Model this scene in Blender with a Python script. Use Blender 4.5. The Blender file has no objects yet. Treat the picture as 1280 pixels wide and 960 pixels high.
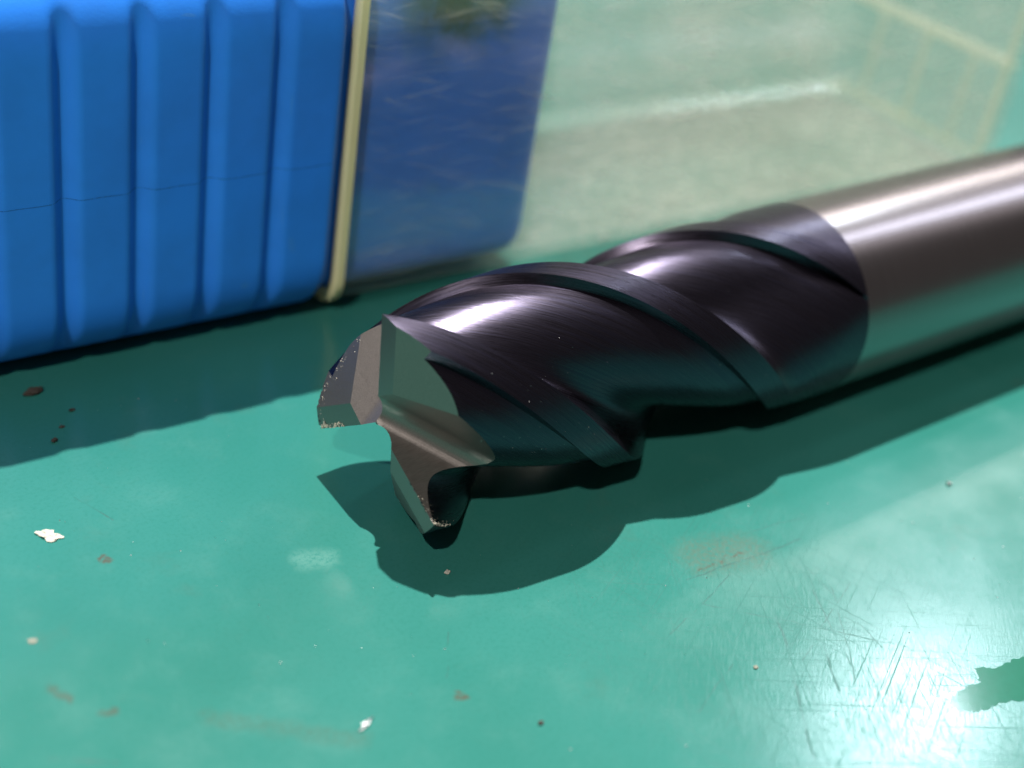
import bpy, bmesh, math, random
from mathutils import Vector, Matrix, noise
random.seed(7)
MM = 0.001                                   # all sizes below are millimetres
scene = bpy.context.scene
C = scene.collection

# ------------------------------------------------------------------ camera
cam_d = bpy.data.cameras.new('camera')
cam = bpy.data.objects.new('camera', cam_d); C.objects.link(cam)
CAM_R = ((0.7824025598217039, 0.2336558973767779, -0.5772790971492884),
         (-0.6055992472984907, 0.5016360603241753, -0.6177465618309356),
         (0.1452438847454394, 0.8329262780123418, 0.5339831732747395))
cam.matrix_world = Matrix.Translation(Vector((-58.8366, -78.1944, 77.4690)) * MM) @ Matrix(CAM_R).to_4x4()
cam_d.sensor_width = 36.0
cam_d.lens = 1800.0 / 1280.0 * 36.0
cam_d.clip_start = 0.005; cam_d.clip_end = 20.0
cam_d.dof.use_dof = True
cam_d.dof.focus_distance = 0.121
cam_d.dof.aperture_fstop = 17.0
scene.camera = cam

# ------------------------------------------------------------------ world: the dim room
world = bpy.data.worlds.new('World'); scene.world = world; world.use_nodes = True
wb = world.node_tree.nodes['Background']
wb.inputs[0].default_value = (1.0, 0.93, 0.91, 1); wb.inputs[1].default_value = 0.085

# ------------------------------------------------------------------ lamps of the workshop
def lamp_point(name, direction, dist, radius, power, col):
    d = bpy.data.lights.new(name, 'POINT'); d.energy = power; d.color = col; d.shadow_soft_size = radius
    o = bpy.data.objects.new(name, d); C.objects.link(o)
    o.location = Vector((20, 10, 5)) * MM + Vector(direction) * dist
    return o
def lamp_area(name, direction, dist, size, power, col, long_axis=None):
    d = bpy.data.lights.new(name, 'AREA'); d.energy = power; d.color = col
    d.shape = 'RECTANGLE'; d.size, d.size_y = size
    o = bpy.data.objects.new(name, d); C.objects.link(o)
    v = Vector(direction).normalized()
    o.location = Vector((20, 0, 5)) * MM + v * dist
    z = v; x = (Vector(long_axis) - z * Vector(long_axis).dot(z)).normalized(); y = z.cross(x)
    o.matrix_world = Matrix.Translation(o.location) @ Matrix((x, y, z)).transposed().to_4x4()
    return o
lamp_point('bench_lamp', (0.111, 0.330, 1.0), 1.4, 0.012, 216, (1.0, 0.985, 0.96))
lamp_point('side_lamp', (-0.696, -0.458, 1.0), 1.2, 0.014, 55, (1.0, 0.95, 0.90))
lamp_area('tube_lamp_cool', (1.08, 0.455, 1.0), 2.0, (0.12, 0.07), 5.2, (0.76, 0.90, 1.0), (0.4, 0.9, 0))
lamp_area('tube_lamp_warm', (0.81, 0.39, 0.46), 2.4, (1.0, 0.10), 3.2, (1.0, 0.94, 0.88), (1, 0, 0))
lamp_area('tube_lamp_far', (0.80, 0.03, 0.60), 2.4, (1.0, 0.20), 4.6, (0.76, 0.83, 1.0), (1, 0, 0))

lamp_area('wall_fill', (0.83, 0.18, 0.52), 2.8, (2.2, 1.3), 5.0, (1.0, 0.91, 0.92), (0.2, 1, 0))  # added unseen area lamp in place of a wall, brightens the shank's reflections
scene.view_settings.view_transform = 'Standard'
scene.view_settings.look = 'None'
scene.view_settings.exposure = 0.0
scene.view_settings.gamma = 1.0
scene.render.engine = 'CYCLES'
scene.cycles.max_bounces = 8
scene.cycles.transparent_max_bounces = 14
scene.cycles.sample_clamp_indirect = 6.0

# ------------------------------------------------------------------ node helpers
class NT:
    def __init__(s, name):
        s.m = bpy.data.materials.new(name); s.m.use_nodes = True
        s.t = s.m.node_tree; s.t.nodes.clear()
        s.out = s.t.nodes.new('ShaderNodeOutputMaterial')
    def put(s, socket, v):
        if isinstance(v, bpy.types.NodeSocket): s.t.links.new(v, socket)
        elif v is not None:
            if hasattr(socket, 'default_value') and hasattr(socket.default_value, '__len__') and len(socket.default_value) == 4 and len(v) == 3: v = (*v, 1)
            socket.default_value = v
    def n(s, typ, props=None, out=0, **ins):
        nd = s.t.nodes.new(typ)
        for k, v in (props or {}).items(): setattr(nd, k, v)
        for k, v in ins.items():
            key = int(k[1:]) if k[0] == 'i' and k[1:].isdigit() else k.replace('_', ' ')
            s.put(nd.inputs[key], v)
        s.last = nd
        return nd.outputs[out]
    def m_(s, op, a, b=None, c=None, clamp=False):
        nd = s.t.nodes.new('ShaderNodeMath'); nd.operation = op; nd.use_clamp = clamp
        for i, v in enumerate((a, b, c)):
            if v is not None: s.put(nd.inputs[i], v)
        return nd.outputs[0]
    def v_(s, op, a, b=None, out=0):
        nd = s.t.nodes.new('ShaderNodeVectorMath'); nd.operation = op
        s.put(nd.inputs[0], a)
        if b is not None:
            if op == 'SCALE': s.put(nd.inputs['Scale'], b)
            else: s.put(nd.inputs[1], b)
        return nd.outputs['Value'] if op in ('LENGTH', 'DOT_PRODUCT', 'DISTANCE') else nd.outputs[0]
    def pos(s):                                  # object position in millimetres
        tc = s.t.nodes.new('ShaderNodeTexCoord')
        return s.v_('SCALE', tc.outputs['Object'], 1000.0)
    def map(s, vec, scale=(1, 1, 1), rot=(0, 0, 0), loc=(0, 0, 0)):
        if any(rot): vec = s.n('ShaderNodeMapping', None, Vector=vec, Rotation=rot)
        return s.n('ShaderNodeMapping', None, Vector=vec, Scale=scale, Location=loc)
    def noise(s, vec, scale, detail=3, rough=.55):
        return s.n('ShaderNodeTexNoise', None, Vector=vec, Scale=scale, Detail=detail, Roughness=rough)
    def ramp(s, fac, a, b, lo=0., hi=1.):
        nd = s.t.nodes.new('ShaderNodeMapRange'); nd.interpolation_type = 'SMOOTHSTEP'
        for k, v in ((0, fac), (1, a), (2, b), (3, lo), (4, hi)): s.put(nd.inputs[k], v)
        return nd.outputs[0]
    def mix(s, fac, a, b, blend='MIX'):
        nd = s.t.nodes.new('ShaderNodeMix'); nd.data_type = 'RGBA'; nd.blend_type = blend
        s.put(nd.inputs[0], fac); s.put(nd.inputs[6], a); s.put(nd.inputs[7], b)
        return nd.outputs[2]
    def bump(s, h, strength, dist, normal=None):
        return s.n('ShaderNodeBump', None, Height=h, Strength=strength, Distance=dist, Normal=normal)
    def pbsdf(s, **ins):
        nd = s.t.nodes.new('ShaderNodeBsdfPrincipled')
        for k, v in ins.items(): s.put(nd.inputs[k.replace('_', ' ')], v)
        return nd.outputs[0]
    def done(s, shader):
        s.t.links.new(shader, s.out.inputs[0]); return s.m

# ------------------------------------------------------------------ materials
def mat_surface():
    s = NT('green_mat_vinyl'); p = s.pos()
    nz = s.n('ShaderNodeTexNoise', None, out=1, Vector=p, Scale=.16, Detail=4.0, Roughness=.62)
    nzc = s.n('ShaderNodeSeparateColor', None, Color=nz); sep = s.last
    mid, mid2, mid3 = sep.outputs[0], sep.outputs[1], sep.outputs[2]
    big = s.noise(p, .03, 2, .6); fine = s.noise(p, 2.6, 3, .65)
    col = s.mix(s.ramp(big, .35, .68), (.022, .146, .117), (.029, .165, .137))
    col = s.mix(s.m_('MULTIPLY', s.ramp(mid, .50, .80), .26), col, (.064, .200, .168))
    col = s.mix(s.m_('MULTIPLY', s.ramp(fine, .42, .78), .34), col, (.014, .12, .088))
    col = s.mix(s.m_('MULTIPLY', s.ramp(mid2, .60, .80), .22), col, (.065, .115, .085))
    wob = s.v_('SCALE', s.v_('SUBTRACT', nz, (.5, .5, .5)), 3.0)
    pw = s.v_('ADD', p, s.v_('SCALE', s.v_('SUBTRACT', s.n('ShaderNodeTexNoise', None, out=1, Vector=p, Scale=.7, Detail=3.0), (.5, .5, .5)), 1.8))
    def seg(a, b, w, soft, src):
        a = Vector((*a, 0)); b = Vector((*b, 0)); d = b - a
        pa = s.v_('SUBTRACT', src, tuple(a))
        h = s.m_('DIVIDE', s.v_('DOT_PRODUCT', pa, tuple(d)), max(d.length_squared, 1e-6), clamp=True)
        q = s.v_('SUBTRACT', pa, s.v_('SCALE', tuple(d), h))
        return s.ramp(s.v_('LENGTH', q), w, w + soft, 1., 0.)
    grain = s.ramp(fine, .25, .6)
    for a, b, w, soft, k, c in STAINS:
        col = s.mix(s.m_('MULTIPLY', seg(a, b, w, soft, pw), s.m_('MULTIPLY', grain, k)), col, c)
    wob2 = s.v_('ADD', p, s.v_('SCALE', wob, .30)); scr = None
    for a, b, w in SCRATCHES:
        v = seg(a, b, w * .3, w * 1.7, wob2)
        scr = v if scr is None else s.m_('MAXIMUM', scr, v)
    scr = s.m_('MULTIPLY', scr, s.ramp(mid3, .38, .58, .15, 1.))
    hair = None                               # hairline scuffs, strongest in the rubbed spot to the front right
    for i, (rz, off) in enumerate(((.55, 0), (-.45, 80), (2.1, 120), (1.3, 33))):
        h = s.ramp(s.noise(s.map(p, (.07, 8.0, 1), rot=(0, 0, rz), loc=(off, off * .7, 0)), 1., 1, .5), .645, .695)
        hair = h if hair is None else s.m_('MAXIMUM', hair, h)
    zone = s.ramp(s.v_('LENGTH', s.v_('MULTIPLY', s.v_('SUBTRACT', p, (24, -30, 0)), (1, .8, 1))), 6., 26., 1., .10)
    hair = s.m_('MULTIPLY', hair, zone)
    col = s.mix(s.m_('MULTIPLY', hair, .45), col, (.02, .085, .07))
    col = s.mix(s.m_('MULTIPLY', scr, .65), col, (.018, .06, .05))
    strk = s.noise(s.map(p, (.7, 4.4, 1), rot=(0, 0, -.75)), 1., 4, .65)
    rough = s.m_('ADD', s.m_('ADD', s.ramp(mid, .3, .75, .15, .21), s.m_('MULTIPLY', s.ramp(strk, .40, .70), s.m_('MULTIPLY', zone, .08))), s.m_('MULTIPLY', s.m_('MAXIMUM', hair, scr), .15))
    nrm = s.bump(strk, .07, .00010)
    return s.done(s.pbsdf(Base_Color=col, Roughness=rough, Specular_IOR_Level=s.m_('SUBTRACT', .6, s.m_('MULTIPLY', s.m_('MAXIMUM', hair, s.m_('MULTIPLY', scr, .7)), .4)), Normal=nrm))

def mat_metal(name, base, r0, r1, streak=(.25, 14, 1), uv=True, bumpk=.12, tint=None, aniso=0.0, cvar=1.35, rvar=1., metal=1.):
    s = NT(name)
    if uv:
        tc = s.t.nodes.new('ShaderNodeUVMap'); tc.uv_map = 'UVMap'; vec = tc.outputs[0]
    else: vec = s.pos()
    st = s.noise(s.map(vec, streak), 1., 4, .65)
    st2 = s.noise(s.map(vec, tuple(q * .23 for q in streak), loc=(9, 5, 2)), 1., 3, .6)
    col = s.mix(s.ramp(st, .3, .7), base, tuple(min(1, q * cvar) for q in base))
    if tint: col = s.mix(s.ramp(st2, .42, .68), col, tint)
    rough = s.m_('ADD', s.ramp(st, .25, .75, r0, r1), s.ramp(st2, .3, .7, -.03 * rvar, .05 * rvar))
    nrm = s.bump(st, bumpk, .0001)
    return s.done(s.pbsdf(Base_Color=col, Metallic=metal, Roughness=rough, Anisotropic=aniso, Normal=nrm))

def mat_blue(name, base, rough):
    s = NT(name); p = s.pos()
    n1 = s.noise(p, .09, 4, .6); n2 = s.noise(p, 3.2, 4, .6)
    col = s.mix(s.ramp(n1, .35, .7), base, tuple(q * .86 for q in base))
    sc = s.ramp(s.noise(s.map(p, (.25, 3, .12), rot=(0, .5, 0)), 1., 2, .5), .70, .77)
    col = s.mix(s.m_('MULTIPLY', sc, .25), col, (.10, .30, .62))
    nrm = s.bump(n2, .10, .00012)
    return s.done(s.pbsdf(Base_Color=col, Roughness=s.ramp(n1, .3, .7, rough, rough + .08), Specular_IOR_Level=.45, Normal=nrm,
                          Subsurface_Weight=.06, Subsurface_Radius=(.2, .5, 1.0), Subsurface_Scale=.0008))

def mat_clear(name, tint, hazecol, h0, h1, scratch=.4, rough=.2, trans=.5):
    s = NT(name); p = s.pos()
    cloud = s.noise(p, .075, 3, .6); scr = None
    if scratch > .15:
        for rot, off in (((0, .08, 0), 0), ((0, -.30, 0), 30)):
            v = s.ramp(s.noise(s.map(p, (.12, .5, 1.6), rot=rot, loc=(off, 0, off)), 1., 3, .6), .56, .76); scr = v if scr is None else s.m_('MAXIMUM', scr, v)
        scr = s.m_('MAXIMUM', scr, s.ramp(s.noise(p, .45, 2, .6), .68, .80))
        haze = s.m_('ADD', s.ramp(cloud, .3, .75, h0, h1), s.m_('MULTIPLY', scr, scratch))
        sx_ = s.n('ShaderNodeSeparateXYZ', None, Vector=p)
        haze = s.m_('MULTIPLY', haze, s.ramp(sx_, 34., 62., .55, 1.15))       # frosted more towards the far end
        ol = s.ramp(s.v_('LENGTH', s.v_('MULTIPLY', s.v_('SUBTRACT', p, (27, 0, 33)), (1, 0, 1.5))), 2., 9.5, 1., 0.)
        tint = s.mix(s.m_('MULTIPLY', ol, s.ramp(s.noise(p, .3, 3, .6), .3, .6)), tint, (.58, .66, .34))   # dark olive reflection painted into the tint
    else: haze = s.ramp(cloud, .3, .75, h0, h1)
    tr = s.n('ShaderNodeBsdfTransparent', None, Color=tint)
    df = s.n('ShaderNodeBsdfDiffuse', None, Color=hazecol); tl = s.n('ShaderNodeBsdfTranslucent', None, Color=hazecol)
    hz = s.n('ShaderNodeMixShader', None, i0=trans, i1=df, i2=tl)
    body = s.n('ShaderNodeMixShader', None, i0=haze, i1=tr, i2=hz)
    lw = s.n('ShaderNodeLayerWeight', None, out=1, Blend=.5)
    fr = s.m_('ADD', s.m_('MULTIPLY', s.m_('POWER', lw, 4.0), .40), .04)
    gl = s.n('ShaderNodeBsdfGlossy', None, Color=(1, 1, 1), Roughness=rough)
    return s.done(s.n('ShaderNodeMixShader', None, i0=fr, i1=body, i2=gl))

def mat_plain(name, base, rough=.6, metal=0., spec=.4, nscale=2., dark=.6):
    s = NT(name); p = s.pos()
    n1 = s.noise(p, nscale, 4, .6)
    col = s.mix(s.ramp(n1, .3, .7), tuple(q * dark for q in base), base)
    return s.done(s.pbsdf(Base_Color=col, Roughness=rough, Metallic=metal, Specular_IOR_Level=spec, Normal=s.bump(n1, .3, .0002)))

# spots and marks of the mat (x, y in mm on the mat)
BR = (.075, .055, .035); DK = (.015, .035, .03); PALE = (.16, .33, .28)
STAINS = [((-30.4, -5.9), (-29.9, -7.4), .12, .5, .6, BR), ((-28.2, -9.9), (-27.5, -10.0), .15, .4, .7, BR),
          ((-21.5, 5.0), (-21.2, 5.2), .25, .35, .8, BR), ((-5.4, -21.0), (-5.1, -20.9), .28, .35, .8, BR),
          ((-7.4, -2.2), (-5.8, -2.8), .4, 1.5, .32, PALE), ((23.6, -18.0), (27.5, -19.2), .8, 3.0, .34, (.14, .11, .075)),
          ((21.0, -19.2), (27.0, -19.4), .05, .28, .6, BR), 
          
          ((-14.0, -21.0), (-22.0, -14.0), .25, 1.0, .30, (.06, .09, .06)), ((22.3, -43.8), (22.9, -44.2), .3, .4, .9, DK)]
SCRATCHES = [((24.0, -26.0), (22.1, -29.2), .10), ((22.1, -29.2), (16.7, -36.3), .12), ((16.7, -36.3), (13.2, -41.0), .10),
             ((19.0, -22.5), (31.0, -35.0), .06), ((20.5, -32.0), (33.0, -27.0), .05), ((24.8, -31.0), (20.8, -36.8), .10),
             ((29.0, -26.0), (25.0, -34.0), .06), ((31.5, -21.0), (29.0, -34.0), .045), ((10.0, -31.5), (16.0, -29.0), .05),
             ((20.0, -19.6), (33.5, -20.6), .07), ((26.0, -17.0), (36.5, -18.5), .05), ((14.0, -24.0), (24.0, -21.0), .05),
             ((-20.2, 13.6), (-18.6, 9.4), .07), ((-2.0, -15.0), (-5.0, -19.0), .04), ((-33.0, -12.0), (-29.5, -14.5), .12), ((33.0, -24.0), (22.0, -38.0), .05)]
M = {}
M['mat'] = mat_surface()
M['coat'] = mat_metal('coated_carbide', (.060, .052, .071), .22, .34, streak=(22, .35, 1), tint=(.054, .049, .078), bumpk=.14)
M['ground'] = mat_metal('ground_carbide', (.225, .200, .184), .34, .44, streak=(1.0, 15, 15), uv=False, bumpk=.03, metal=.84, cvar=1.3, rvar=.4)
M['worn'] = mat_metal('worn_carbide', (.06, .06, .065), .4, .6, streak=(3, 3, 3), uv=False, bumpk=.6)
M['shank'] = mat_metal('polished_shank', (.285, .255, .255), .225, .265, streak=(22, .08, 1), bumpk=.004, cvar=1.22, rvar=.25)
M['blue'] = mat_blue('blue_polypropylene', (.026, .245, .90), .36)
M['sleeve'] = mat_blue('blue_sleeve_plastic', (.020, .215, .86), .40)
M['seam'] = mat_plain('dark_seam', (.019, .19, .72), .6)
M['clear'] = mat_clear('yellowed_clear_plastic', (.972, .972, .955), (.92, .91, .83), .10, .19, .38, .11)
M['rim'] = mat_clear('thick_yellow_plastic', (.92, .88, .62), (1.0, .90, .52), .9, 1.0, .1, .3, .2)
M['bead'] = mat_clear('pale_plastic_bead', (.94, .94, .86), (1.0, .97, .84), .35, .6, .1, .15)
M['chip'] = mat_plain('bright_fracture', (.80, .72, .58), .5, 0., .5, 6.)
M['dull'] = mat_plain('dull_crumb', (.22, .23, .18), .7, 0., .3, 1.5, .8)
M['flake'] = mat_plain('cream_flake', (.52, .50, .42), .7, 0., .3, 1.5, .8)
M['grit'] = mat_plain('rusty_grit', (.06, .048, .038), .7, 0., .3, 3.)
M['swarf'] = mat_plain('bright_swarf', (.55, .55, .54), .4, 1., .5, 3.)
def mat_film():
    s = NT('coolant_film'); p = s.pos()
    n1 = s.noise(p, 1.3, 3, .6)
    return s.done(s.pbsdf(Base_Color=s.mix(n1, (.008, .100, .060), (.011, .125, .080)), Roughness=.10, Specular_IOR_Level=.3,
                          Normal=s.bump(s.noise(p, .7, 2, .5), .02, .0001)))
M['film'] = mat_film()

# ------------------------------------------------------------------ object helpers
def link(name, me, mat=None, parent=None, smooth=None):
    if mat is not None:
        me.materials.clear()
        for q in (mat if isinstance(mat, (list, tuple)) else (mat,)): me.materials.append(q)
    if smooth is not None:
        for q in me.polygons: q.use_smooth = True
        me.set_sharp_from_angle(angle=math.radians(smooth))
    o = bpy.data.objects.new(name, me); C.objects.link(o)
    if parent is not None: o.parent = parent
    return o
def mesh(verts, faces, name='m'):
    me = bpy.data.meshes.new(name); me.from_pydata([tuple(Vector(v) * MM) for v in verts], [], faces); me.update(); return me
def bm_mesh(bm, name='m'):
    bmesh.ops.recalc_face_normals(bm, faces=bm.faces)
    bmesh.ops.scale(bm, vec=(MM,) * 3, verts=bm.verts)
    me = bpy.data.meshes.new(name); bm.to_mesh(me); bm.free(); return me
def thing(name, label, cat, loc, rz=0, group=None):
    o = bpy.data.objects.new(name, None); C.objects.link(o); o.location = Vector(loc) * MM; o.rotation_euler = (0, 0, rz)
    o.empty_display_size = .01; o['label'] = label; o['category'] = cat
    if group: o['group'] = group
    return o
def tag(o, label, cat, group=None):
    o['label'] = label; o['category'] = cat
    if group: o['group'] = group
    return o

# ------------------------------------------------------------------ the mat on the bench
bm = bmesh.new()
bmesh.ops.create_grid(bm, x_segments=8, y_segments=8, size=700)
o = link('bench_mat', bm_mesh(bm), M['mat']); o['kind'] = 'structure'

# ------------------------------------------------------------------ end mill (axis along +x, tip at x = 0, radius 10)
PHI = math.radians(95.25); RATE = math.radians(5.62); RAD = 10.0; XC = 50.65
mill = thing('end_mill', 'dark coated spiral end mill with three chipped teeth and bare grey shank on green mat', 'end mill', (0, 0, 0))

def catmull(pts, a):
    for i in range(len(pts) - 1):
        if pts[i][0] <= a <= pts[i + 1][0]:
            p0 = pts[max(i - 1, 0)]; p1 = pts[i]; p2 = pts[i + 1]; p3 = pts[min(i + 2, len(pts) - 1)]
            t = (a - p1[0]) / (p2[0] - p1[0]); h = p2[0] - p1[0]
            m1 = (p2[1] - p0[1]) / max(p2[0] - p0[0], 1e-6) * h; m2 = (p3[1] - p1[1]) / max(p3[0] - p1[0], 1e-6) * h
            return (2*t**3 - 3*t*t + 1)*p1[1] + (t**3 - 2*t*t + t)*m1 + (-2*t**3 + 3*t*t)*p2[1] + (t**3 - t*t)*m2
    return pts[-1][1]
FL = [(38, 8.47), (50, 8.10), (64, 7.45), (78, 6.70), (90, 6.05), (99, 5.78), (106, 5.85), (111, 6.35), (115, 7.35), (118, 8.75), (120, 10.0)]
ALPHA = [0, .5, 2, 5, 9, 13, 17, 20.5, 21.2, 21.8, 22.4, 23.2, 25, 27, 30, 33, 36, 38] + [38 + 82 * i / 44 for i in range(1, 44)]
def prof(a):
    if a <= 21.2: return 10.0 - .012 * a
    if a <= 22.4: return 9.746 - (a - 21.2) / 1.2 * 1.0
    if a <= 38: return 8.746 - (a - 22.4) / 15.6 * .276
    return catmull(FL, a)
def radius(x, a):
    xe = 50.9 - max(a - 24, 0) * .088
    t = (xe - x) / (6.0 + max(a - 24, 0) / 96 * 9)
    g = 0 if t <= 0 else (1 if t >= 1 else t * t * (3 - 2 * t))
    if a < 24: g = min(1, max(0, (50.6 - x) / 1.2)) if a > 21.2 else g
    return 10.0 - (10.0 - prof(a)) * g
NS = len(ALPHA) * 3
xs = []; x = -1.2
while x < 50.3: xs.append(x); x += .45
xs += [50.3, 50.65]
V = []; F = []; UV = []
for x in xs:
    for k in range(3):
        for a in ALPHA:
            th = PHI - RATE * x - k * 2 * math.pi / 3 - math.radians(a); r = radius(x, a)
            V.append((x, -r * math.cos(th), 10 + r * math.sin(th)))
            UV.append((k * 120 + a, x))
for i in range(len(xs) - 1):
    for j in range(NS):
        j2 = (j + 1) % NS
        F.append((i * NS + j, i * NS + j2, (i + 1) * NS + j2, (i + 1) * NS + j))
c0 = len(V); V.append((xs[0], 0, 10)); UV.append((0, 0)); V.append((xs[-1], 0, 10)); UV.append((0, 0))
L0 = (len(xs) - 1) * NS
for j in range(NS):
    j2 = (j + 1) % NS
    F.append((c0, j2, j)); F.append((c0 + 1, L0 + j, L0 + j2))
body_me = mesh(V, F, 'fluted_head')
uvl = body_me.uv_layers.new(name='UVMap')
vi = [0] * len(body_me.loops); body_me.loops.foreach_get('vertex_index', vi)
flat = []
for q in vi: flat += [UV[q][0] * .1745, UV[q][1]]
uvl.data.foreach_set('uv', flat)
bmt = bmesh.new(); bmt.from_mesh(body_me); bmesh.ops.recalc_face_normals(bmt, faces=bmt.faces); bmt.to_mesh(body_me); bmt.free()

def dirs(k):
    th = PHI - k * 2 * math.pi / 3
    e = Vector((0, -math.cos(th), math.sin(th))); c = Vector((0, -math.cos(th - math.pi / 2), math.sin(th - math.pi / 2)))
    return e, c
AX = Vector((0, 0, 10)); XH = Vector((1, 0, 0))
T0, P1, P2 = 1.9, .04, .48                   # primary land width, primary and secondary end-relief slopes
GX, GS, GK = 2.1, .82, .46                  # end gash: depth at the axis, fall along the edge, rise away from it
cutters = []
def hidden_mesh_object(me):
    o = bpy.data.objects.new('cutter', me); C.objects.link(o); return o
for k in range(3):
    e, c = dirs(k); en, cn = dirs(k + 1)
    D = 16.0; ov = .03
    f2 = lambda t: P1 * T0 + P2 * (t - T0)
    sM = T0 / math.sin(math.radians(120))
    foot = [-c * ov - e * .05, e * D - c * ov, e * D + c * T0, en * D + e * 4, en * D, en * sM]
    dep = [-P1 * ov, -P1 * ov, P1 * T0, f2((en * D + e * 4).dot(c)), f2((en * D).dot(c)), P1 * T0]
    foot = [p - cn * (.02 if i in (4, 5) else 0) for i, p in enumerate(foot)]
    bmc = bmesh.new()
    lo = [bmc.verts.new(AX + p + XH * -6) for p in foot]; hi = [bmc.verts.new(AX + p + XH * d) for p, d in zip(foot, dep)]
    bmc.faces.new(lo); n = len(foot)
    for i in range(n): bmc.faces.new((lo[i], lo[(i + 1) % n], hi[(i + 1) % n], hi[i]))
    bmesh.ops.triangulate(bmc, faces=[bmc.faces.new((hi[0], hi[1], hi[2], hi[5])), bmc.faces.new((hi[5], hi[2], hi[3], hi[4]))])
    cutters.append((bm_mesh(bmc, 'cut'), 'DIFFERENCE'))
    # V-shaped gash in front of the next tooth, with a rounded root
    bmc = bmesh.new(); rows = []
    for s_ in (-7.0, 6.3 if k == 2 else 17.0):
        v0 = AX + en * s_ + XH * (GX + GS * s_)
        wd = (-cn - XH * GK).normalized()
        # rounded root between the wall (-x direction) and the sloping side (wd)
        a_, b_ = -XH, wd; half = a_.angle(b_) / 2; rr = 1.7; tl = rr / math.tan(half); bis = (a_ + b_).normalized(); cc = v0 + bis * (rr / math.sin(half))
        row = [v0 + a_ * 34]
        na = (v0 + a_ * tl) - cc; nb = (v0 + b_ * tl) - cc
        for q in range(11): row.append(cc + na.normalized().slerp(nb.normalized(), q / 10.) * rr)
        row.append(v0 + b_ * 34); rows.append([bmc.verts.new(p) for p in row])
    m_ = len(rows[0])
    for q in range(m_): bmc.faces.new((rows[0][q], rows[0][(q + 1) % m_], rows[1][(q + 1) % m_], rows[1][q]))
    bmc.faces.new(rows[0]); bmc.faces.new(list(reversed(rows[1])))
    cutters.append((bm_mesh(bmc, 'cut'), 'DIFFERENCE'))
# facet worn on the tooth at the back (index 2) and nibbles out of the edges
def plane_cut(p, nrm, size=30):
    bmc = bmesh.new(); bmesh.ops.create_cube(bmc, size=1)
    z = Vector(nrm).normalized(); rot = z.to_track_quat('Z', 'Y').to_matrix().to_4x4()
    bmesh.ops.transform(bmc, matrix=Matrix.Translation(Vector(p)) @ rot @ Matrix.Diagonal((size, size, size, 1)) @ Matrix.Translation((0, 0, .5)), verts=bmc.verts)
    return bm_mesh(bmc, 'cut')
rnd = random.Random(3)
def nibble(p, r, sq=(1, 1, 1)):
    bmc = bmesh.new(); bmesh.ops.create_icosphere(bmc, subdivisions=1, radius=1)
    for v in bmc.verts: v.co = v.co * rnd.uniform(.65, 1.15)
    bmesh.ops.transform(bmc, matrix=Matrix.Translation(Vector(p)) @ Matrix.Rotation(rnd.uniform(0, 6), 4, 'X') @ Matrix.Diagonal((r * sq[0], r * sq[1], r * sq[2], 1)), verts=bmc.verts)
    return bm_mesh(bmc, 'cut')
eL, cL = dirs(2); eB, cB = dirs(1)
def end_x(p):                                # depth of the end relief behind tooth k at a point of the end plane
    return 0
for i in range(12):
    s_ = rnd.uniform(8.6, 10.1); cutters.append((nibble(AX + eL * s_ + cL * rnd.uniform(-.08, .25) + XH * rnd.uniform(-.1, .05), rnd.uniform(.14, .32), (1, 1.6, .7)), 'DIFFERENCE'))
for i in range(8):
    th = math.radians(rnd.uniform(2, 45)); q = eL * math.cos(th) + cL * math.sin(th); t_ = 10 * math.sin(th)
    cutters.append((nibble(AX + q * rnd.uniform(9.6, 9.95) + XH * (P1 * t_ if t_ < T0 else P1 * T0 + P2 * (t_ - T0)), rnd.uniform(.12, .3), (.8, 1.4, 1)), 'DIFFERENCE'))
for i in range(10):
    s_ = rnd.uniform(5.5, 10.0); cutters.append((nibble(AX + eB * s_ + cB * rnd.uniform(-.06, .06) + XH * rnd.uniform(-.1, .0), rnd.uniform(.08, .2), (1, 1.7, .7)), 'DIFFERENCE'))

head = link('fluted_head', body_me, [M['coat'], M['ground'], M['worn']], mill)
tmp = []
bmc = bmesh.new()
for me, op in cutters[6:]: bmc.from_mesh(me)
one = bpy.data.meshes.new('nibbles'); bmc.to_mesh(one); bmc.free()
cutters = cutters[:6] + [(one, 'DIFFERENCE')]
for i, (me, op) in enumerate(cutters):
    if not me.materials: me.materials.append(M['ground'] if i < 6 else M['worn'])
    co = hidden_mesh_object(me); tmp.append(co)
    md = head.modifiers.new('b', 'BOOLEAN'); md.operation = op; md.object = co; md.solver = 'EXACT'; md.use_self = i == 6
    if hasattr(md, 'material_mode'): md.material_mode = 'TRANSFER'
bpy.context.view_layer.update()
dg = bpy.context.evaluated_depsgraph_get()
nm = bpy.data.meshes.new_from_object(head.evaluated_get(dg), preserve_all_data_layers=True, depsgraph=dg)
head.modifiers.clear(); head.data = nm
for co in tmp: bpy.data.objects.remove(co, do_unlink=True)
for q in nm.polygons: q.use_smooth = True
nm.set_sharp_from_angle(angle=math.radians(16))
wn = head.modifiers.new('weighted', 'WEIGHTED_NORMAL'); wn.keep_sharp = True; wn.weight = 100
head.name = 'fluted_head'
head['label'] = 'black-violet coated spiral head with three teeth'

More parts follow.
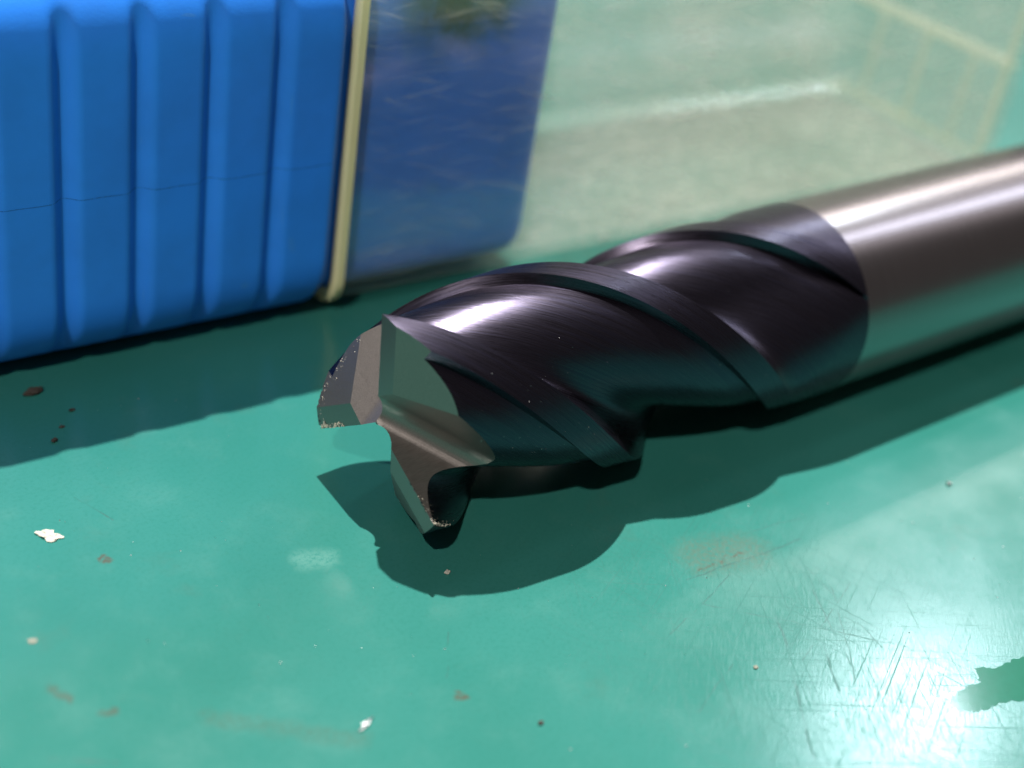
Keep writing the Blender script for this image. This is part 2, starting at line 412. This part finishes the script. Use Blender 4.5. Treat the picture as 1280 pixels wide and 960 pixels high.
# shank: plain ground cylinder with chamfered far end
sx = [50.65, 50.68, 50.9] + [52 + i * 2 for i in range(26)] + [103.2, 104.0]
N = 128; V = []; F = []; UV = []
for i, x in enumerate(sx):
    r = 9.985 if x < 104 else 9.2
    for j in range(N):
        a = 2 * math.pi * j / N; V.append((x, -r * math.cos(a), 10 + r * math.sin(a))); UV.append((j / N * 62.8, x))
for i in range(len(sx) - 1):
    for j in range(N): F.append((i * N + j, i * N + (j + 1) % N, (i + 1) * N + (j + 1) % N, (i + 1) * N + j))
F.append(tuple(range(N))); F.append(tuple((len(sx) - 1) * N + j for j in reversed(range(N))))
sme = mesh(V, F, 'shank'); ul = sme.uv_layers.new(name='UVMap')
for lp in sme.loops:
    u = UV[lp.vertex_index]; ul.data[lp.index].uv = (u[1], u[0])
bmt = bmesh.new(); bmt.from_mesh(sme); bmesh.ops.recalc_face_normals(bmt, faces=bmt.faces); bmt.to_mesh(sme); bmt.free()
sh = link('shank', sme, M['shank'], mill, 30); sh['label'] = 'bare polished steel-grey shank'

# bright broken crumbs on the worn corner and specks of metal dust
def crumbs(name, pts, mat, kind=True):
    bmc = bmesh.new()
    for p, r in pts:
        ret = bmesh.ops.create_icosphere(bmc, subdivisions=1, radius=r, matrix=Matrix.Translation(p) @ Matrix.Rotation(rnd.uniform(0, 6), 4, (.3, .5, .8)))
        st_ = Vector((rnd.uniform(.5, 1.3), rnd.uniform(.5, 1.8), rnd.uniform(.4, 1.5)))
        for v in ret['verts']: v.co = p + (v.co - p) * st_ * rnd.uniform(.3, 1.5)
    o = link(name, bm_mesh(bmc), mat, mill)
    if kind: o['kind'] = 'stuff'
    return o
pts = []
for i in range(60):
    s_ = rnd.uniform(5.6, 9.7); t_ = abs(rnd.gauss(0, .20)); pts.append((AX + eL * s_ + cL * t_ + XH * (P1 * t_ - .01), rnd.uniform(.03, .12)))
for i in range(46):                          # fine fracture marks over the worn outer strip
    th = math.radians(rnd.uniform(4, 62)); q = eL * math.cos(th) + cL * math.sin(th)
    r_ = 9.6
    for _ in range(3):
        t_ = r_ * math.sin(th); x_ = P1 * t_ if t_ < T0 else P1 * T0 + P2 * (t_ - T0)
        r_ = min(r_, radius(x_, math.degrees(th) + math.degrees(RATE) * 0 - math.degrees(RATE * x_)) if math.degrees(th) > math.degrees(RATE * x_) else r_)
    r_ -= abs(rnd.gauss(.3, .35)) + .08; t_ = r_ * math.sin(th); x_ = P1 * t_ if t_ < T0 else P1 * T0 + P2 * (t_ - T0)
    pts.append((AX + q * r_ + XH * x_, rnd.uniform(.015, .05)))
for i in range(26):
    s_ = rnd.uniform(7.2, 9.9); pts.append((AX + eB * s_ - cB * rnd.uniform(.0, .05) + XH * abs(rnd.gauss(.05, .25)), rnd.uniform(.015, .05)))
for i in range(60):                          # ragged helical edge of the lower front tooth
    x = abs(rnd.gauss(0, 1.3)); th = PHI - 2 * math.pi / 3 - RATE * x + math.radians(rnd.uniform(-.3, 1.2)); r_ = 9.93 - abs(rnd.gauss(0, .22))
    pts.append((Vector((x + .05, -r_ * math.cos(th), 10 + r_ * math.sin(th))), rnd.uniform(.02, .075)))
crumbs('edge_chipping', pts, M['chip'])
pts = []
def on_head(x, th, lift=0.):
    a = (math.degrees(PHI - RATE * x - th)) % 120
    r = radius(x, a) + lift
    return Vector((x, -r * math.cos(th), 10 + r * math.sin(th)))
for i in range(46):
    x = rnd.uniform(6, 16); th = math.radians(rnd.uniform(-10, 40)); pts.append((on_head(x, th), rnd.choice((.02, .03, .03, .05))))
for i in range(24):
    x = rnd.uniform(3, 38); th = math.radians(rnd.uniform(0, 70)); pts.append((on_head(x, th), rnd.choice((.02, .03, .05))))
crumbs('metal_dust', pts, M['swarf'])

# ------------------------------------------------------------------ tool box: blue grip + clear telescoping tube
PSI = -0.0424; BX_H = 38.8; BX_W = 36.7
BOX_LOC = (0.0, 29.53, 0.0)
box = thing('tool_box', 'blue ribbed plastic tool box with yellowed clear telescoping tube behind the end mill', 'tool box', BOX_LOC, PSI)
def rrect(w, h, r, n=10, y0=0., z0=0.):
    """rounded rectangle outline in (depth, height), starting at the front bottom, going up the front"""
    out = []
    def arc(cy, cz, a0):
        for i in range(n + 1):
            a = a0 + math.pi / 2 * i / n; out.append((cy + r * math.cos(a), cz + r * math.sin(a)))
    def line(p, q, m):
        for i in range(1, m): out.append((p[0] + (q[0] - p[0]) * i / m, p[1] + (q[1] - p[1]) * i / m))
    # front face = low y ; go up front, over the top, down the back, along the bottom
    line_pts = 26
    out_f = []
    a = (y0, z0 + r); b = (y0, z0 + h - r)
    out.append(a); line(a, b, line_pts); 
    for i in range(n + 1):
        t = math.pi - math.pi / 2 * i / n; out.append((y0 + r + r * math.cos(t), z0 + h - r + r * math.sin(t)))
    line((y0 + r, z0 + h), (y0 + w - r, z0 + h), 8)
    for i in range(n + 1):
        t = math.pi / 2 - math.pi / 2 * i / n; out.append((y0 + w - r + r * math.cos(t), z0 + h - r + r * math.sin(t)))
    line((y0 + w, z0 + h - r), (y0 + w, z0 + r), 12)
    for i in range(n + 1):
        t = -math.pi / 2 * i / n; out.append((y0 + w - r + r * math.cos(t), z0 + r + r * math.sin(t)))
    line((y0 + w - r, z0), (y0 + r, z0), 8)
    for i in range(n):
        t = -math.pi / 2 - math.pi / 2 * i / n; out.append((y0 + r + r * math.cos(t), z0 + r + r * math.sin(t)))
    return out
def sstep(a, b, x):
    t = min(1, max(0, (x - a) / (b - a))); return t * t * (3 - 2 * t)
def loft(sections, close=True):
    V = []; F = []; n = len(sections[0][1])
    for s_, ring in sections:
        for (y, z) in ring: V.append((s_, y, z))
    for i in range(len(sections) - 1):
        for j in range(n):
            F.append((i * n + j, i * n + (j + 1) % n, (i + 1) * n + (j + 1) % n, (i + 1) * n + j))
    if close:
        F.append(tuple(range(n))); F.append(tuple((len(sections) - 1) * n + j for j in reversed(range(n))))
    return V, F
def solid(name, sections, mat, parent, smooth=40, close=True):
    V, F = loft(sections, close); me = mesh(V, F, name)
    b = bmesh.new(); b.from_mesh(me); bmesh.ops.recalc_face_normals(b, faces=b.faces); b.to_mesh(me); b.free()
    return link(name, me, mat, parent, smooth)
GC = [-13.4 + 6.77 * i for i in range(-6, 4)]          # groove centres along the grip
def groove_depth(s_):
    d = 0
    for g in GC:
        u = s_ - g
        w = 1.25 if u < 0 else 1.6
        if abs(u) < w: d = max(d, .85 * .5 * (1 + math.cos(math.pi * abs(u) / w)))
    return d
RC = 7.4
sec = []; s_ = -62.0
S = []
while s_ < 12.6: S.append(s_); s_ += .3
S += [12.6, 12.85, 13.1, 13.3, 13.45, 13.55, 13.6]
for s_ in S:
    ins = 0
    if s_ > 12.6: t = (s_ - 12.6); ins = .9 * (1 - math.sqrt(max(0, 1 - t * t)))
    base = rrect(BX_W, BX_H, RC, 10)
    cy, cz = BX_W / 2, BX_H / 2
    gd = groove_depth(s_); ring = []
    for (y, z) in base:
        yy, zz = y, z
        if gd > 0:
            # grooves on the front and back walls, running out just past the rounded edges
            if y < BX_W * .3 or y > BX_W * .7:
                mk = sstep(.9, 3.2, z) * (1 - sstep(33.0, 35.6, z))
                yy += gd * mk * (1 if y < cy else -1)
        if ins > 0:
            yy += (ins if y < cy else -ins) * min(1, abs(y - cy) / (cy - RC)); zz += (ins if z < cz else -ins) * min(1, abs(z - cz) / (cz - RC))
        ring.append((yy, zz))
    sec.append((s_, ring))
grip = solid('grip', sec, M['blue'], box, 50); grip['label'] = 'blue grip half with moulded vertical grooves'
# parting line: a hair-thin moulded step that follows the grooved face at mid height
V = []; F = []
for i, s_ in enumerate([-60 + .3 * q for q in range(244)]):
    g = groove_depth(s_); zc = 18.35 + .02 * math.sin(s_ * 1.7)
    for (dy, dz) in ((.05, -.06), (-.012, -.045), (-.012, .045), (.05, .06)): V.append((s_, g + dy, zc + dz))
    if i:
        for q in range(3): F.append(((i - 1) * 4 + q, (i - 1) * 4 + q + 1, i * 4 + q + 1, i * 4 + q))
link('parting_line', mesh(V, F), M['seam'], grip, 30)

TI = .75; TW = 1.15; TR = 3.9                            # tube inset behind the grip face, wall, corner radius
def ring_at(inset, r):
    return rrect(BX_W - 2 * inset, BX_H - 2 * inset, max(r, .3), 10, inset, inset)
# inner sleeve of the blue half
si = TI + TW + .25
sec = [(13.4, ring_at(si, 2.8)), (14.0, ring_at(si, 2.8)), (26, ring_at(si, 2.8)), (38.0, ring_at(si, 2.8))]
for i in range(1, 9):
    t = math.pi / 2 * i / 8; q = 2.8 * (1 - math.cos(t)); sec.append((38.0 + 2.8 * math.sin(t), ring_at(si + q, 2.8)))
solid('inner_sleeve', sec, M['sleeve'], box, 45)
# tube: outer and inner skin, joined at the rim, closed at the far end
TE = 126.5
def tube_skin(inset, r, s0, s1, er):
    out = [(s0, ring_at(inset, r)), (s0 + 6, ring_at(inset, r)), (60, ring_at(inset, r)), (90, ring_at(inset, r)), (s1 - er, ring_at(inset, r))]
    for i in range(1, 9):
        t = math.pi / 2 * i / 8; q = er * (1 - math.cos(t)); out.append((s1 - er + er * math.sin(t), ring_at(inset + q, r + .0)))
    return out
so = tube_skin(TI, TR, 15.9, TE, 4.0); sn = tube_skin(TI + TW, TR - TW, 15.9, TE - 1.6, 3.2)
V, F = [], []
v1, f1 = loft(so, False); v2, f2_ = loft(sn, False); n = len(so[0][1])
V = v1 + v2; off = len(v1)
F = list(f1) + [tuple(reversed([q + off for q in f])) for f in f2_]
F.append(tuple((len(so) - 1) * n + j for j in reversed(range(n)))); F.append(tuple(off + (len(sn) - 1) * n + j for j in range(n)))
for j in range(n): F.append((j, off + j, off + (j + 1) % n, (j + 1) % n))
me = mesh(V, F); b = bmesh.new(); b.from_mesh(me); bmesh.ops.recalc_face_normals(b, faces=b.faces); b.to_mesh(me); b.free()
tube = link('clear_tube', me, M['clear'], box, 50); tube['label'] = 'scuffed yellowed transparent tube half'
# the thick yellow rim
def hoop(name, s0, s1, i0, i1, r, mat, parent):
    a = ring_at(i0, r); bq = ring_at(i1, r - (i1 - i0)); m = (s0 + s1) / 2
    loops = [(s0 + .15, a), (s0, ring_at(i0 + .18, r - .18)), (s0, ring_at(i1 - .18, r - (i1 - i0) + .18)), (s0 + .15, bq), (s1, bq), (s1, a)]
    V = []; F = []
    for s_, ring in loops:
        for (y, z) in ring: V.append((s_, y, z))
    k = len(loops)
    for i in range(k):
        for j in range(n): F.append((i * n + j, i * n + (j + 1) % n, ((i + 1) % k) * n + (j + 1) % n, ((i + 1) % k) * n + j))
    me = mesh(V, F); b = bmesh.new(); b.from_mesh(me); bmesh.ops.recalc_face_normals(b, faces=b.faces); b.to_mesh(me); b.free()
    return link(name, me, mat, parent, 40)
rim = hoop('rim', 14.95, 15.88, TI - .15, TI + TW + .05, TR, M['rim'], tube); rim['label'] = 'thick yellow rim of the tube'
# ribs and ledge moulded inside the far end wall
def bar(name, p, q, r, mat, parent, seg=10):
    p = Vector(p); q = Vector(q); d = (q - p); z = d.normalized(); x = z.orthogonal().normalized(); y = z.cross(x)
    V = []; F = []; rows = [(0, .35), (.03, .8), (.08, 1), (.92, 1), (.97, .8), (1, .35)]
    for t, k in rows:
        for j in range(seg):
            a = 2 * math.pi * j / seg; V.append(p + d * t + (x * math.cos(a) + y * math.sin(a)) * r * k)
    for i in range(len(rows) - 1):
        for j in range(seg): F.append((i * seg + j, i * seg + (j + 1) % seg, (i + 1) * seg + (j + 1) % seg, (i + 1) * seg + j))
    F.append(tuple(reversed(range(seg)))); F.append(tuple((len(rows) - 1) * seg + j for j in range(seg)))
    return link(name, mesh(V, F), mat, parent, 60)
xe = TE - 2.0
for dpt in (9.5, 18.2, 27.0): bar('end_rib', (xe, dpt, 2.6), (xe, dpt, 16.2), .42, M['bead'], tube)
bar('end_ledge', (xe, 2.5, 16.6), (xe, BX_W - 2.5, 16.6), .8, M['bead'], tube)
bar('corner_bead', (xe - .3, 4.0, 2.5), (xe - .3, BX_W - 4, 2.5), .55, M['bead'], tube)
bar('corner_bead', (xe - 2.6, 2.2, 3.2), (xe - 2.6, 2.2, 33.5), .55, M['bead'], tube)

# ------------------------------------------------------------------ litter on the mat
def lump(name, loc, size, mat, seed, label, cat, group=None, sub=2, jag=.35, rz=0.):
    r_ = random.Random(seed); bmc = bmesh.new(); bmesh.ops.create_icosphere(bmc, subdivisions=sub, radius=1)
    for v in bmc.verts:
        k = 1 + jag * noise.noise(v.co * 1.7 + Vector((seed, 0, 0))) * 2 + r_.uniform(-.08, .08)
        v.co = Vector((v.co.x * size[0] * k, v.co.y * size[1] * k, max(v.co.z, -.6) * size[2] * k))
    lo_ = min(v.co.z for v in bmc.verts)
    for v in bmc.verts: v.co.z -= lo_
    o = link(name, bm_mesh(bmc), mat); o.location = (loc[0] * MM, loc[1] * MM, .00002); o.rotation_euler = (0, 0, rz)
    return tag(o, label, cat, group)
lump('paint_flake', (-23.9, 9.8), (.80, .52, .12), M['flake'], 5, 'cream white flake lying alone on the mat at far left', 'flake', jag=.5, rz=-.9, sub=3)
lump('metal_shaving', (-12.9, -20.0), (.66, .15, .09), M['swarf'], 8, 'small silvery metal shaving near the front edge of the picture', 'shaving', rz=.45, jag=.5, sub=3)
lump('dirt_clod', (-17.2, 29.4), (.85, .42, .28), M['grit'], 11, 'brown clod of dirt at the foot of the blue grip', 'dirt', rz=.1, sub=3)
lump('dirt_grain', (-18.5, 21.6), (.30, .22, .18), M['grit'], 12, 'dark grain in the shadow of the box, nearest the shadow edge', 'dirt')
lump('dirt_grain', (-15.3, 25.3), (.26, .16, .14), M['grit'], 13, 'dark grain in the shadow of the box, nearest the dirt clod', 'dirt')
lump('dirt_grain', (-17.1, 23.3), (.28, .16, .1), M['grit'], 14, 'dark grain in the shadow of the box, between the two others', 'dirt')
lump('pale_crumb', (2.1, -9.2), (.28, .2, .15), M['flake'], 15, 'tiny pale crumb inside the end mill shadow', 'crumb')
lump('bright_speck', (54.0, -21.8), (.24, .24, .18), M['swarf'], 16, 'bright round metal speck on the mat right of the shank shadow', 'speck')
lump('pale_crumb', (-29.7, -.9), (.36, .26, .04), M['dull'], 17, 'dull flat pale crumb near the left edge below the flake', 'crumb')
lump('grey_crumb', (17.5, -30.3), (.22, .18, .08), M['dull'], 18, 'small grey crumb beside the long scratch', 'crumb')
lump('metal_grain', (-1.6, -26.3), (.22, .18, .12), M['grit'], 19, 'small dark grain near the front centre of the mat', 'grain')
# oily wet patch at the right edge: a thin domed film with a ragged outline
OUT = [(28.7, -41.5), (29.6, -41.0), (31.2, -40.6), (33.2, -40.9), (34.4, -39.6), (36.0, -40.6), (38.2, -40.8), (42, -41.5), (45, -43.5), (43, -46.5), (38.6, -45.6), (35.2, -44.4), (33.0, -43.3), (31.4, -43.2), (29.8, -42.8), (28.9, -42.2)]
ring = []
r3 = random.Random(4)
for i in range(len(OUT)):
    a = Vector((*OUT[i], 0)); b = Vector((*OUT[(i + 1) % len(OUT)], 0)); nn = (b - a).cross(Vector((0, 0, 1))).normalized()
    for q in range(8): ring.append(a.lerp(b, q / 8) + nn * r3.uniform(-.16, .16))
bmc = bmesh.new(); nr = len(ring)
lo = [bmc.verts.new(p + Vector((0, 0, .002))) for p in ring]; hi = [bmc.verts.new(p + Vector((0, 0, .014))) for p in ring]
for j in range(nr): bmc.faces.new((lo[j], lo[(j + 1) % nr], hi[(j + 1) % nr], hi[j]))
bmesh.ops.triangulate(bmc, faces=[bmc.faces.new(hi)])
tag(link('oil_patch', bm_mesh(bmc), M['film'], None, 60), 'wet dark green oily patch on the mat at the right edge', 'oil patch')
r2 = random.Random(21); bmc = bmesh.new()
for i in range(190):
    p = Vector((r2.uniform(-35, 60), r2.uniform(-45, 27), .02)); r = r2.choice((.02, .025, .03, .03, .04, .06))
    if -3 < p.y < 12 and p.x > -3: continue
    ret = bmesh.ops.create_icosphere(bmc, subdivisions=1, radius=r, matrix=Matrix.Translation(p))
    for v in ret['verts']: v.co = p + (v.co - p) * r2.uniform(.5, 1.4)
d = link('fine_dust', bm_mesh(bmc), M['swarf']); d['kind'] = 'stuff'; d['label'] = 'fine bright metal dust scattered on the mat'; d['category'] = 'dust'
